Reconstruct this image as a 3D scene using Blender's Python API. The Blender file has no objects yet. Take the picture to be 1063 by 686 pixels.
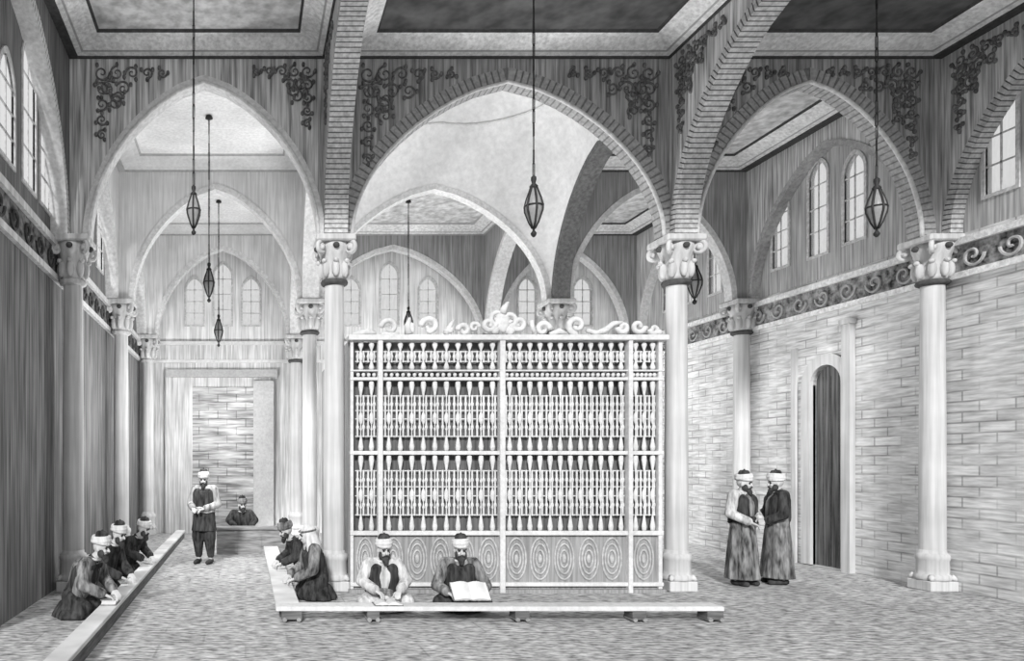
import bpy, bmesh, math, random
from mathutils import Vector, Matrix
from mathutils.geometry import tessellate_polygon
random.seed(7)
S = bpy.context.scene
COL = S.collection
PI = math.pi

# ------------------------------------------------------------------ measures
EYE = 1.9                    # eye height above the floor
D = 11.0                     # depth of the first row of columns
K = EYE / 132.0              # metres per picture pixel at that depth
HX, HY = 255.0, 480.0        # vanishing point
def X(x, s=1.0): return (x - HX) / s * K
def Z(y, s=1.0): return EYE - (y - HY) / s * K
def Y(s): return D / s
BAY = 4.235
R1, R2, R3 = D, D + BAY, D + 2 * BAY
NEAR = 6.4
CX = [X(76), X(347), X(702), X(968)]       # column lines
WL, WR = X(255 - 198), X(255 + 727)        # wall faces left / right
PL, PT = 0.16, 0.11                          # half thickness of the lengthwise / crosswise arcade walls
PW = 0.245                                  # half thickness of arcade walls
ZS = Z(480 - 232)                           # springing
ZA = Z(480 - 391)                           # arch apex
ZC = Z(480 - 416)                           # cornice foot
ZT = ZC + 0.18                              # ceiling
YB = R3 + 0.38                              # back wall face

# ------------------------------------------------------------------ materials
MATS = {}
def mat(name, g, mode='n', con=0.25, fine=1.0, brick=None, bump=0.0, rough=0.9, tint=None):
    """grey stone / plaster / cloth with engraved-looking grain.
    mode v: upright strokes, h: level strokes, n: mottled"""
    if name in MATS: return MATS[name]
    m = bpy.data.materials.new(name); m.use_nodes = True
    nt = m.node_tree; N = nt.nodes; L = nt.links
    b = N['Principled BSDF']; b.inputs['Roughness'].default_value = rough
    b.inputs['Specular IOR Level'].default_value = 0.15
    tc = N.new('ShaderNodeTexCoord')
    mp = N.new('ShaderNodeMapping')
    sc = {'v': (24, 24, .9), 'h': (3.0, 3.0, 30), 'n': (16, 16, 16), 'f': (7, 20, 20), 'w': (3, 3, .7)}[mode]
    mp.inputs['Scale'].default_value = [c * fine for c in sc]
    L.new(tc.outputs['Object'], mp.inputs['Vector'])
    n1 = N.new('ShaderNodeTexNoise'); n1.inputs['Scale'].default_value = 1.0
    n1.inputs['Detail'].default_value = 2.5; n1.inputs['Roughness'].default_value = .6
    L.new(mp.outputs[0], n1.inputs['Vector'])
    n2 = N.new('ShaderNodeTexNoise'); n2.inputs['Scale'].default_value = 1.3
    n2.inputs['Detail'].default_value = 3
    L.new(tc.outputs['Object'], n2.inputs['Vector'])
    mr = N.new('ShaderNodeMapRange')
    mr.inputs['From Min'].default_value = .32; mr.inputs['From Max'].default_value = .68
    mr.inputs['To Min'].default_value = g * (1 - con * 1.2); mr.inputs['To Max'].default_value = min(.97, g * (1 + con * .9))
    L.new(n1.outputs['Fac'], mr.inputs['Value'])
    mr2 = N.new('ShaderNodeMapRange')
    mr2.inputs['From Min'].default_value = .3; mr2.inputs['From Max'].default_value = .7
    mr2.inputs['To Min'].default_value = .87; mr2.inputs['To Max'].default_value = 1.1
    L.new(n2.outputs['Fac'], mr2.inputs['Value'])
    mul = N.new('ShaderNodeMath'); mul.operation = 'MULTIPLY'
    L.new(mr.outputs[0], mul.inputs[0]); L.new(mr2.outputs[0], mul.inputs[1])
    val = mul.outputs[0]
    if brick:
        ax, bw, bh, dark = brick[:4]            # ax: which object axis runs along the wall
        sp = N.new('ShaderNodeSeparateXYZ'); L.new(tc.outputs['Object'], sp.inputs[0])
        cb = N.new('ShaderNodeCombineXYZ')
        L.new(sp.outputs[ax], cb.inputs[0]); L.new(sp.outputs['Y' if ax == 'X' and brick[4:] else 'Z'], cb.inputs[1])
        br = N.new('ShaderNodeTexBrick')
        br.inputs['Scale'].default_value = 1.0
        br.inputs['Brick Width'].default_value = bw; br.inputs['Row Height'].default_value = bh
        br.inputs['Mortar Size'].default_value = .014; br.inputs['Mortar Smooth'].default_value = .3
        br.inputs['Color1'].default_value = (1, 1, 1, 1); br.inputs['Color2'].default_value = (.8, .8, .8, 1)
        br.inputs['Mortar'].default_value = (dark, dark, dark, 1)
        L.new(cb.outputs[0], br.inputs['Vector'])
        n3 = N.new('ShaderNodeTexNoise'); n3.inputs['Scale'].default_value = 1.7; n3.inputs['Detail'].default_value = 2
        L.new(tc.outputs['Object'], n3.inputs['Vector'])
        mr3 = N.new('ShaderNodeMapRange')
        mr3.inputs['From Min'].default_value = .36; mr3.inputs['From Max'].default_value = .58
        L.new(n3.outputs['Fac'], mr3.inputs['Value'])
        mx = N.new('ShaderNodeMix'); mx.data_type = 'RGBA'
        L.new(mr3.outputs[0], mx.inputs['Factor'])
        mx.inputs[6].default_value = (.93, .93, .93, 1); L.new(br.outputs['Color'], mx.inputs[7])
        mu2 = N.new('ShaderNodeMath'); mu2.operation = 'MULTIPLY'
        L.new(val, mu2.inputs[0]); L.new(mx.outputs[2], mu2.inputs[1])
        val = mu2.outputs[0]
    cc = N.new('ShaderNodeCombineColor')
    for i in range(3): L.new(val, cc.inputs[i])
    L.new(cc.outputs[0], b.inputs['Base Color'])
    if bump:
        bp = N.new('ShaderNodeBump'); bp.inputs['Strength'].default_value = bump; bp.inputs['Distance'].default_value = .02
        L.new(n1.outputs['Fac'], bp.inputs['Height']); L.new(bp.outputs[0], b.inputs['Normal'])
    MATS[name] = m
    return m

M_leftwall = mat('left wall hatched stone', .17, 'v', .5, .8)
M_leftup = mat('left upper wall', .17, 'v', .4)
M_frieze = mat('carved frieze', .22, 'n', .75, .5)
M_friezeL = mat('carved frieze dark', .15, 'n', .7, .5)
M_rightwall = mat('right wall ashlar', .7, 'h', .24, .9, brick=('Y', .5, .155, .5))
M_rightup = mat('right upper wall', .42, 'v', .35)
M_back = mat('back wall plaster', .56, 'v', .3)
M_backup = mat('back upper wall', .70, 'v', .22)
M_backbrick = mat('blocked doorway stone', .45, 'h', .45, .5, brick=('X', .5, .22, .4))
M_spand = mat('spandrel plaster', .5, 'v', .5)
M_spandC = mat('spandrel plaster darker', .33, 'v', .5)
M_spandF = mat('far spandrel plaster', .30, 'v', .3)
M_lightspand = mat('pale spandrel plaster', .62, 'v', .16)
M_floor = mat('floor flags', .44, 'f', .6, 1.0, brick=('X', .9, .55, .72, 1))
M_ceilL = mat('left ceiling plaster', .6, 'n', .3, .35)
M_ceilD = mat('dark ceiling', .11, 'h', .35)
M_ceilP = mat('pale ceiling', .75, 'n', .1)
M_corn = mat('cornice plaster', .75, 'n', .2)
M_cornshade_scroll = mat('cornice shade line and dark scroll', .07, 'n', .2)  # cornice shadow lines painted as dark bands; also colours the left frieze scroll
M_cornpale = mat('pale cornice', .62, 'n', .08)
M_cornmid = mat('grey cornice shade line and trim', .4, 'n', .1)  # painted moulding shadow on ceilings; plain grey for pilasters and scroll
M_dome = mat('dome plaster', .72, 'n', .08, .6)
M_domeline = mat('dome moulding', .6, 'n', .1)
M_stone = mat('column marble', .52, 'v', .16, .6)
M_stoneL = mat('left column stone', .55, 'v', .2, .6)
M_capdark = mat('dark capital trim and joints', .08, 'n', .2)  # near-black tone of neckings, rosettes and door plank joints
M_vous = mat('voussoir brick', .5, 'n', .25)
M_vousP = mat('pale voussoir', .62, 'n', .15)
M_joint = mat('voussoir joint', .13, 'n', .2)
M_vousF = mat('face voussoir', .36, 'n', .2)
M_vousD = mat('dark soffit', .13, 'n', .25)
M_vousFj = mat('face voussoir joint', .2, 'n', .2)
M_orn = mat('arabesque relief', .15, 'n', .4)
M_lat = mat('lattice painted wood', .6, 'n', .1)
M_latshade = mat('screen interior shade', .12, 'v', .4)
M_medal = mat('medallion wood', .42, 'n', .2)
M_latpanel = mat('screen lower panel', .28, 'v', .25)
M_bench = mat('bench plank wood', .60, 'h', .2, .5)
M_benchdark = mat('bench side wood', .13, 'h', .3)
M_box = mat('solid bench wood', .24, 'h', .35)
M_skin = mat('skin', .50, 'n', .08)
M_dark = mat('dark cloth', .045, 'w', .6, 6, bump=.8)
M_pale = mat('soft grey cloth', .36, 'w', .5, 5, bump=.8)
M_mid = mat('grey cloth', .18, 'w', .7, 5, bump=.8)
M_light = mat('pale cloth', .5, 'w', .35, 6, bump=.8)
M_white = mat('white turban cloth', .62, 'w', .15, 8, bump=.5)
M_hair = mat('dark beard', .05, 'n', .4)
M_greybeard = mat('grey beard', .4, 'n', .4)
M_eye = mat('eye', .02, 'n', .1, rough=.4)
M_paper = mat('paper', .62, 'n', .05)
M_ink = mat('ink lines', .3, 'n', .1)
M_iron = mat('lamp iron', .035, 'n', .3, rough=.5)
M_lglass = mat('lamp pale glass', .28, 'n', .1, rough=.3)
M_lead = mat('window bars', .55, 'n', .2)
M_door = mat('door niche dark', .13, 'v', .5)

def glass_mat():
    m = bpy.data.materials.new('window glass'); m.use_nodes = True
    N = m.node_tree.nodes; L = m.node_tree.links
    for n in list(N): N.remove(n)
    o = N.new('ShaderNodeOutputMaterial'); mix = N.new('ShaderNodeMixShader')
    t = N.new('ShaderNodeBsdfTransparent'); t.inputs[0].default_value = (.93, .93, .93, 1)
    d = N.new('ShaderNodeBsdfTranslucent'); d.inputs[0].default_value = (.85, .85, .85, 1)
    nz = N.new('ShaderNodeTexNoise'); nz.inputs['Scale'].default_value = 6
    mr = N.new('ShaderNodeMapRange'); mr.inputs['To Min'].default_value = .0; mr.inputs['To Max'].default_value = .3
    L.new(nz.outputs['Fac'], mr.inputs['Value']); L.new(mr.outputs[0], mix.inputs[0])
    L.new(t.outputs[0], mix.inputs[1]); L.new(d.outputs[0], mix.inputs[2]); L.new(mix.outputs[0], o.inputs[0])
    return m
M_glass = glass_mat()

# ------------------------------------------------------------------ mesh helpers
def link(name, bm, m, parent=None, smooth=False, loc=None):
    me = bpy.data.meshes.new(name)
    bmesh.ops.recalc_face_normals(bm, faces=bm.faces[:])
    bm.to_mesh(me); bm.free()
    for x in (m if isinstance(m, (list, tuple)) else [m]): me.materials.append(x)
    if smooth:
        for p in me.polygons: p.use_smooth = True
    o = bpy.data.objects.new(name, me); COL.objects.link(o)
    if parent: o.parent = parent
    if loc is not None: o.location = loc
    return o
def tag(o, label=None, cat=None, group=None, kind=None):
    if label: o['label'] = label
    if cat: o['category'] = cat
    if group: o['group'] = group
    if kind: o['kind'] = kind
    return o
def struct(name, bm, m, smooth=False, label=None):
    o = link(name, bm, m, None, smooth); o['kind'] = 'structure'
    if label: o['label'] = label
    return o
def empty(name, loc, rz=0, label=None, cat=None, group=None):
    o = bpy.data.objects.new(name, None); COL.objects.link(o)
    o.location = loc; o.rotation_euler = (0, 0, rz); o.empty_display_size = .1
    return tag(o, label, cat, group)
def box(bm, x0, x1, y0, y1, z0, z1, mi=0):
    v = [bm.verts.new((x, y, z)) for x in (x0, x1) for y in (y0, y1) for z in (z0, z1)]
    for f in ((0, 1, 3, 2), (4, 6, 7, 5), (0, 4, 5, 1), (2, 3, 7, 6), (0, 2, 6, 4), (1, 5, 7, 3)):
        fc = bm.faces.new([v[i] for i in f]); fc.material_index = mi
    return v
def BM(): return bmesh.new()
def bx(*a):
    bm = BM(); box(bm, *a); return bm
def bevel(bm, w=.01, seg=1):
    bmesh.ops.bevel(bm, geom=bm.edges[:], offset=w, segments=seg, affect='EDGES', profile=.5, clamp_overlap=True)
    return bm
def lathe(bm, prof, n=20, c=(0, 0, 0), mi=0, sx=1, sy=1):
    rings = []
    for r, z in prof:
        rings.append([bm.verts.new((c[0] + sx * r * math.cos(2 * PI * i / n), c[1] + sy * r * math.sin(2 * PI * i / n), c[2] + z)) for i in range(n)])
    for a, b in zip(rings, rings[1:]):
        for i in range(n):
            f = bm.faces.new((a[i], a[(i + 1) % n], b[(i + 1) % n], b[i])); f.material_index = mi
    f = bm.faces.new(rings[0][::-1]); f.material_index = mi
    f = bm.faces.new(rings[-1]); f.material_index = mi
def tube(bm, pts, r, n=6, mi=0, closed=False):
    """sweep a round section; r number or list"""
    pts = [Vector(p) for p in pts]; R = r if isinstance(r, (list, tuple)) else [r] * len(pts)
    rings = []; prev = None
    for i, p in enumerate(pts):
        if closed: d = pts[(i + 1) % len(pts)] - pts[i - 1]
        else: d = pts[min(i + 1, len(pts) - 1)] - pts[max(i - 1, 0)]
        d = d.normalized() if d.length > 1e-9 else Vector((0, 0, 1))
        if prev is None:
            a = d.orthogonal().normalized()
        else:
            a = prev - d * prev.dot(d)
            a = a.normalized() if a.length > 1e-6 else d.orthogonal().normalized()
        prev = a; b = d.cross(a)
        rings.append([bm.verts.new(p + (a * math.cos(2 * PI * k / n) + b * math.sin(2 * PI * k / n)) * R[i]) for k in range(n)])
    m = len(rings)
    for i in range(m if closed else m - 1):
        a, b = rings[i], rings[(i + 1) % m]
        for k in range(n):
            f = bm.faces.new((a[k], a[(k + 1) % n], b[(k + 1) % n], b[k])); f.material_index = mi
    if not closed:
        f = bm.faces.new(rings[0][::-1]); f.material_index = mi
        f = bm.faces.new(rings[-1]); f.material_index = mi
def ell(bm, c, r, rot=None, u=12, v=8, mi=0):
    mtx = Matrix.Translation(Vector(c)) @ (rot.to_4x4() if rot else Matrix()) @ Matrix.Diagonal((r[0], r[1], r[2], 1))
    res = bmesh.ops.create_uvsphere(bm, u_segments=u, v_segments=v, radius=1.0, matrix=mtx)
    if mi:
        for vv in res['verts']:
            for f in vv.link_faces: f.material_index = mi
def cap(bm, a, ra, b, rb, n=10):
    """closed tapered capsule"""
    a, b = Vector(a), Vector(b); d = b - a; L = d.length
    if L < 1e-6: return
    d /= L; pts = []; rr = []
    for t in (.05, .4, .75): pts.append(a - d * ra * math.cos(t * PI / 2)); rr.append(ra * math.sin(t * PI / 2))
    pts.append(a); rr.append(ra); pts.append(b); rr.append(rb)
    for t in (.75, .4, .05): pts.append(b + d * rb * math.cos(t * PI / 2)); rr.append(rb * math.sin(t * PI / 2))
    tube(bm, pts, rr, n)
def slab(bm, loops, f, t0, t1, mi=0):
    """flat panel with holes: loops of (u,v), f(u,v,w)->xyz, between w=t0 and t1"""
    flat = [p for lp in loops for p in lp]
    tris = tessellate_polygon([[Vector((u, v, 0)) for u, v in lp] for lp in loops])
    A = [bm.verts.new(f(u, v, t0)) for u, v in flat]; B = [bm.verts.new(f(u, v, t1)) for u, v in flat]
    for t in tris:
        try:
            bm.faces.new([A[i] for i in t]).material_index = mi
            bm.faces.new([B[i] for i in reversed(t)]).material_index = mi
        except ValueError: pass
    o = 0
    for lp in loops:
        n = len(lp)
        for i in range(n):
            a, b = o + i, o + (i + 1) % n
            try: bm.faces.new((A[a], A[b], B[b], B[a])).material_index = mi
            except ValueError: pass
        o += n
def arch(c, a, n=24, h=None, z0=None):
    """pointed arch curve left to right"""
    h = (ZA - ZS) if h is None else h; z0 = ZS if z0 is None else z0
    out = []
    for i in range(n + 1):
        th = -PI / 2 + PI * i / n
        t = math.copysign(abs(math.sin(th)) ** .8, th) if i not in (0, n) else math.copysign(1, th)
        out.append((c + a * t, z0 + h * max(0, 1 - abs(t) ** 1.42) ** .52))
    return out
def resample(pts, n):
    P = [Vector((p[0], p[1])) for p in pts]; L = [0]
    for a, b in zip(P, P[1:]): L.append(L[-1] + (b - a).length)
    out = []; j = 0
    for i in range(n + 1):
        t = L[-1] * i / n
        while j < len(P) - 2 and L[j + 1] < t: j += 1
        f = (t - L[j]) / max(1e-9, L[j + 1] - L[j]); out.append(P[j].lerp(P[j + 1], f))
    return out
def voussoirs(bm, pts, f, w0, w1, width=.2, n=46, lift=.02, plain=False):
    """brick ring on the arch face and soffit; materials 0 brick / 1 joint"""
    pts = resample(pts, n * 4)
    nor = []
    for i in range(len(pts)):
        d = (pts[min(i + 1, len(pts) - 1)] - pts[max(i - 1, 0)]).normalized(); nor.append(Vector((-d.y, d.x)))
    for i in range(len(pts) - 1):
        mi = 1 if i % 4 == 3 else 0
        li = lift if (mi == 0 or plain) else lift * .4
        a, b = pts[i], pts[i + 1]; na, nb = nor[i], nor[i + 1]
        ia, ib = a - na * .012, b - nb * .012; oa, ob = a + na * width, b + nb * width
        q = []
        for w in (w0 - li, w1 + li):
            q.append([bm.verts.new(f(p.x, p.y, w)) for p in (ia, ib, ob, oa)])
        for fc in (q[0], q[1][::-1], (q[0][0], q[1][0], q[1][1], q[0][1]), (q[0][2], q[1][2], q[1][3], q[0][3])):
            bm.faces.new(fc).material_index = mi
def spiral(c, r0, turns, a0, dirn=1, n=26, r1=.12):
    out = []
    for i in range(n + 1):
        t = i / n; r = r0 * (1 - t * (1 - r1)); a = a0 + dirn * turns * 2 * PI * t
        out.append((c[0] + r * math.cos(a), c[1] + r * math.sin(a)))
    return out

TN = [0]
def trim(bm, m, smooth=False):
    TN[0] += 1
    return struct('trim_%d' % TN[0], bm, m, smooth)
WN = [0]

# ------------------------------------------------------------------ floor
struct('floor', bx(WL - .3, WR + .3, -2.0, YB + .3, -.2, 0), M_floor)

# ------------------------------------------------------------------ transverse arcade walls
def fy(row):                                    # u = x, v = z, w = depth offset
    return lambda u, v, w: (u, row + w, v)
def fx(xc):                                     # u = depth, v = z, w = x offset
    return lambda u, v, w: (xc + w, u, v)
TOP = ZT + .12
def bays(row):
    e = [WL, CX[1], CX[2], WR]
    return [(CX[0] + PW + .02, CX[1] - PW), (CX[1] + PW, CX[2] - PW), (CX[2] + PW, CX[3] - PW - .02)]
def transverse(name, row, mats, thick=PT):
    edges = [WL, CX[1], CX[2], WR]
    for i, (a, b) in enumerate(bays(row)):
        c, h = (a + b) / 2, (b - a) / 2
        A = arch(c, h)
        lp = [(edges[i], TOP), (edges[i], ZS)] + A + [(edges[i + 1], ZS), (edges[i + 1], TOP)]
        bm = BM(); slab(bm, [lp], fy(row), -thick, thick)
        struct(name + ('_' + ['left', 'centre', 'right'][i]), bm, mats[i])
        front = row == R1
        bm = BM()
        if front and i: voussoirs(bm, A, fy(row), -thick, thick, width=.21, n=int(52 + 9 * h), lift=.012); trim(bm, [M_vousF, M_vousFj])
        else: voussoirs(bm, A, fy(row), -thick, thick, width=.10, n=30, lift=.012, plain=True); trim(bm, [M_vousP, M_vousP])
        if front:
            bm = BM(); B = resample(A, 60)
            tube(bm, [(p.x, R1 - thick - .012, p.y) for p in B], .028, 6); trim(bm, M_vousP, True)
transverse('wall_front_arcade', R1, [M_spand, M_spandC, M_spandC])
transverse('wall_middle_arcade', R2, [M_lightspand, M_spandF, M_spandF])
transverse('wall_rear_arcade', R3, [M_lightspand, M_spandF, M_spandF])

# ------------------------------------------------------------------ arcades running away from the viewer
def longitudinal(name, xc, w0, w1, mats, near_end, centre_pale=False):
    f = fx(xc); spans = [(R1 + PW, R2 - PW), (R2 + PW, R3 - PW)]
    a = (R2 - R1) / 2 - PW
    # near bay: the arch climbs to its crown and runs on level toward the viewer's end
    cn = R1 - PW - a
    half = [p for p in arch(cn, a) if p[0] >= cn - 1e-6]
    lp = [(near_end, TOP), (near_end, ZA)] + ([(cn, ZA)] if half[0][0] > cn + 1e-6 else []) + half + [(R1 - .06, ZS), (R1 - .06, TOP)]
    bm = BM(); slab(bm, [lp], f, w0, w1); struct(name, bm, mats[0])
    bm = BM(); voussoirs(bm, half, f, w0, w1, n=46, width=.13, lift=.01); trim(bm, [M_vousP, M_vousP] if near_end > NEAR else [M_vous, M_joint])
    for k, (p, q) in enumerate(spans):
        A = arch((p + q) / 2, (q - p) / 2)
        lp = [(p - .18, TOP), (p - .18, ZS)] + A + [(q + .18, ZS), (q + .18, TOP)]
        bm = BM(); slab(bm, [lp], f, w0, w1); struct(name, bm, mats[k + 1])
        bm = BM(); voussoirs(bm, A, f, w0, w1, width=.10, n=30, lift=.012, plain=True); trim(bm, [M_vousP if (k or centre_pale) else (M_vousD if 'inner' in name else M_vousF)] * 2)
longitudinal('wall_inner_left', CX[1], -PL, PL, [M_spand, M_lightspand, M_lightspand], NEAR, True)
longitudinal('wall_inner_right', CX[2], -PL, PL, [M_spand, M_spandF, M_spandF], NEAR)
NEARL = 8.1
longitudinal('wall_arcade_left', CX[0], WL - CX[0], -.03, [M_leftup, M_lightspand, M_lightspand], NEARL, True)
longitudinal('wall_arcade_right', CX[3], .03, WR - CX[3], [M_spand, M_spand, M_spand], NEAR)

# ------------------------------------------------------------------ side and back walls with lancet windows
def lancet(c, z0, z1, w):
    h = w / 2; out = [(c - h, z0), (c + h, z0)]
    zs = z1 - h * 1.35
    for i in range(9):
        th = PI / 2 * i / 8
        t = math.cos(th) if i < 8 else 0
        out.append((c + h * t, zs + (z1 - zs) * max(0, 1 - t ** 1.5) ** .55))
    out += [(2 * c - p[0], p[1]) for p in reversed(out[2:-1])]
    return out
def window(f, c, z0, z1, w, depth):
    WN[0] += 1
    bm = BM(); lp = lancet(c, z0, z1, w)
    big = lancet(c, z0 - .05, z1 + .08, w + .1)
    slab(bm, [big, lp], f, -.02, .03)
    for z in [z0 + (z1 - z0) * t for t in (.25, .5, .75)]:
        slab(bm, [[(c - w / 2, z - .012), (c + w / 2, z - .012), (c + w / 2, z + .012), (c - w / 2, z + .012)]], f, .0, .015)
    slab(bm, [[(c - .012, z0), (c + .012, z0), (c + .012, z1 - .02), (c - .012, z1 - .02)]], f, .0, .015)
    o = struct('window_%d' % WN[0], bm, M_lead)
    bm = BM(); slab(bm, [lp], f, .02, .026)
    link('pane', bm, M_glass, o)
    return lp
HF0, HF1 = Z(480 - 190), ZS - .12                    # frieze band
Zh = lambda H: EYE + H * K
def sidewall(side, xw, sgn, winspec, lowmat, upmat, frm, y0, ww=.42, th=.09):
    f = lambda u, v, w: (xw + sgn * w, u, v)
    holes = [window(f, c, Zh(a), Zh(b), ww, .3) for c, a, b in winspec]
    bm = BM(); slab(bm, [[(y0, ZS), (YB + .3, ZS), (YB + .3, TOP), (y0, TOP)]] + holes, f, 0, th)
    struct('wall_%s_upper' % side, bm, upmat)
    return f
lw = [(10.47, 252, 361), (9.67, 252, 383), (8.76, 252, 338), (14.35, 263, 375), (13.3, 263, 392), (12.3, 263, 375), (18.2, 263, 375), (17.3, 263, 392), (16.4, 263, 375)]
rw = [(10.2, 262, 372), (9.3, 262, 392), (8.4, 262, 372), (14.4, 266, 362), (13.45, 264, 382), (12.65, 266, 368), (18.2, 263, 375), (17.3, 263, 392), (16.4, 263, 375)]
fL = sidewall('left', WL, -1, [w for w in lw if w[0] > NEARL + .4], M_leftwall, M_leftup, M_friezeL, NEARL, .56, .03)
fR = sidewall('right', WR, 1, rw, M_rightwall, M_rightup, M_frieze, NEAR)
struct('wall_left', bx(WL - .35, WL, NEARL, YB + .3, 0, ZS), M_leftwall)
# right wall has a round-headed doorway niche
DS = [0.816, 0.8625]                            # picture scale of its two jambs
dy0, dy1 = (WR / K) and D / ((876 - 255) * K / WR), D / ((844 - 255) * K / WR)
dc, dh = (dy0 + dy1) / 2, (dy1 - dy0) / 2
dzt = Zh(122); dzs = dzt - dh * .95
hole = [(dc - dh, 0.02), (dc + dh, 0.02)] + [(dc + dh * math.cos(PI * i / 14), dzs + (dzt - dzs) * math.sin(PI * i / 14)) for i in range(15)]
bm = BM(); slab(bm, [[(NEAR, 0), (YB + .3, 0), (YB + .3, ZS), (NEAR, ZS)], hole], lambda u, v, w: (WR + w, u, v), 0, .35)
struct('wall_right', bm, M_rightwall)
o = struct('door_1', bx(WR + .055, WR + .10, dc - dh - .05, dc + dh + .05, 0.02, dzt + .05), M_door)
bm = BM()
for k in range(1, 4):
    yk = dc - dh + 2 * dh * k / 4; box(bm, WR + .05, WR + .055, yk - .01, yk + .01, .05, dzt - .2)
link('plank_joint', bm, M_capdark, o)
bm = BM()                                       # stone surround of the niche
ring = [(dc - dh - .0, .02)] + hole[2:][::-1] + [(dc + dh, .02)]
outer = [(dc + dh + .22, .02)] + [(dc + (dh + .22) * math.cos(PI * i / 14), dzs + (dzt + .2 - dzs) * math.sin(PI * i / 14)) for i in range(15)] + [(dc - dh - .22, .02)]
slab(bm, [outer + ring], lambda u, v, w: (WR + w, u, v), -.06, .05); trim(bm, M_stone)
bm = BM()                                       # tall pilaster strips framing the doorway
yp = D / ((883 - 255) * K / WR)
box(bm, WR - .1, WR + .02, yp - .1, yp + .08, 0, Zh(172)); box(bm, WR - .13, WR + .02, yp - .13, yp + .11, Zh(166), Zh(172))
yp2 = D / ((826 - 255) * K / WR)
box(bm, WR - .05, WR + .02, yp2 - .06, yp2 + .06, 0, Zh(150))
trim(bm, M_stone)
# friezes and ledges along the side walls
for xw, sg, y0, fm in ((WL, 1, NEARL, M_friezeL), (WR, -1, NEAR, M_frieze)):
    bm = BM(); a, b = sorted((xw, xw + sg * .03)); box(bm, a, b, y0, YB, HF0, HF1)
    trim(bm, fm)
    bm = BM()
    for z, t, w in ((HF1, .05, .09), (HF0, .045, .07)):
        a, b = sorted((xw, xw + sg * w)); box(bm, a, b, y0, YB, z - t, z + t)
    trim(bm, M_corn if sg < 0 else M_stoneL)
    bm = BM()                                  # running leaf scroll carved along the band
    n = int((YB - y0) / .55)
    for i in range(n):
        yc = y0 + .3 + i * .55
        for p in (spiral((yc, (HF0 + HF1) / 2), .17, 1.3, PI * (i % 2), 1 if i % 2 else -1),):
            tube(bm, [(xw + sg * .045, u, v) for u, v in p], .022, 5)
    trim(bm, M_cornshade_scroll if sg > 0 else M_cornmid)
# back wall
bwin = []
fB = lambda u, v, w: (u, YB + w, v)
for (a, b) in bays(R3):
    c = (a + b) / 2; h = (b - a) / 2
    for t, top in ((-.45, 345), (0, 372), (.45, 345)):
        bwin.append(window(fB, c + t * h, Zh(258), Zh(top), .46, .3))
bm = BM(); slab(bm, [[(WL - .3, ZS), (WR + .3, ZS), (WR + .3, TOP), (WL - .3, TOP)]] + bwin, fB, 0, .1)
struct('wall_back_upper', bm, M_backup)
struct('wall_back', bx(WL - .3, WR + .3, YB, YB + .3, 0, ZS), M_back)
bm = BM(); box(bm, WL, WR, YB - .04, YB, HF0, HF1 - .05); trim(bm, M_back)
bm = BM(); box(bm, WL, WR, YB - .08, YB, HF1 - .06, HF1 + .04); box(bm, WL, WR, YB - .06, YB, HF0 - .05, HF0 + .03); trim(bm, M_cornpale)
sB = D / YB
def XB(x): return X(x, sB)
def ZB(y): return Z(y, sB)
bm = BM(); box(bm, XB(176), XB(200), YB - .08, YB, 0, ZB(386)); box(bm, XB(172), XB(177), YB - .11, YB, 0, ZB(386)); trim(bm, M_back)
bm = BM(); box(bm, XB(263), XB(284), YB - .2, YB, 0, ZB(396)); trim(bm, M_cornmid)
bm = BM(); box(bm, XB(173), XB(288), YB - .12, YB, ZB(392), ZB(384)); trim(bm, M_cornmid)
struct('door_2', bx(XB(200), XB(263), YB - .05, YB, 0, ZB(402)), M_backbrick)

# ------------------------------------------------------------------ ceilings with coved cornices, one dome
def ceiling_bay(x0, x1, y0, y1, panel, corn, dark, frame=None):  # dark: shadow lines of the mouldings, put into the band colours
    prof = [(-.12, ZC - .02, 2), (.03, ZC - .02, 2), (.03, ZC + .01, 0), (.10, ZC + .03, 1), (.12, ZC + .035, 1), (.13, ZC + .04, 0),
            (.30, ZC + .13, 0), (.34, ZC + .135, 0), (.385, ZC + .145, 2), (.40, ZT - .01, 2), (.42, ZT, 0)]
    bm = BM(); prev = None
    for off, z, mi in prof:
        r = [bm.verts.new(p) for p in ((x0 + off, y0 + off, z), (x1 - off, y0 + off, z), (x1 - off, y1 - off, z), (x0 + off, y1 - off, z))]
        if prev:
            for i in range(4):
                bm.faces.new((prev[i], prev[(i + 1) % 4], r[(i + 1) % 4], r[i])).material_index = prev_mi
        prev = r; prev_mi = mi
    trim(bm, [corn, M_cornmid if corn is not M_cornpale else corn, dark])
    struct('ceiling', bx(x0, x1, y0, y1, ZT, ZT + .1), panel)
    if frame:
        bm = BM()
        i0, i1 = .62, .72
        q = lambda o: [(x0 + o, y0 + o), (x1 - o, y0 + o), (x1 - o, y1 - o), (x0 + o, y1 - o)]
        slab(bm, [q(i0), q(i1)], lambda u, v, w: (u, v, w), ZT - .05, ZT)
        trim(bm, frame)
xb = [(CX[0] + .07, CX[1] - PL), (CX[1] + PL, CX[2] - PL), (CX[2] + PL, CX[3] - .09)]
yb = [(NEAR, R1 - PT), (R1 + PT, R2 - PT), (R2 + PT, R3 - PT)]
for i, (x0, x1) in enumerate(xb):
    for j, (y0, y1) in enumerate(yb):
        if (i, j) == (1, 1): continue
        if i == 0:
            a = (M_ceilL, M_corn, M_cornshade_scroll, None) if j == 0 else (M_ceilP, M_cornpale, M_cornmid, None)
        elif j == 0: a = (M_ceilD, M_corn, M_cornshade_scroll, None)
        else: a = (M_ceilL, M_corn, M_cornmid, None) if i == 1 else (M_ceilL, M_corn, M_cornshade_scroll, None)
        ceiling_bay(x0, x1, y0, y1, *a)
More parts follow.
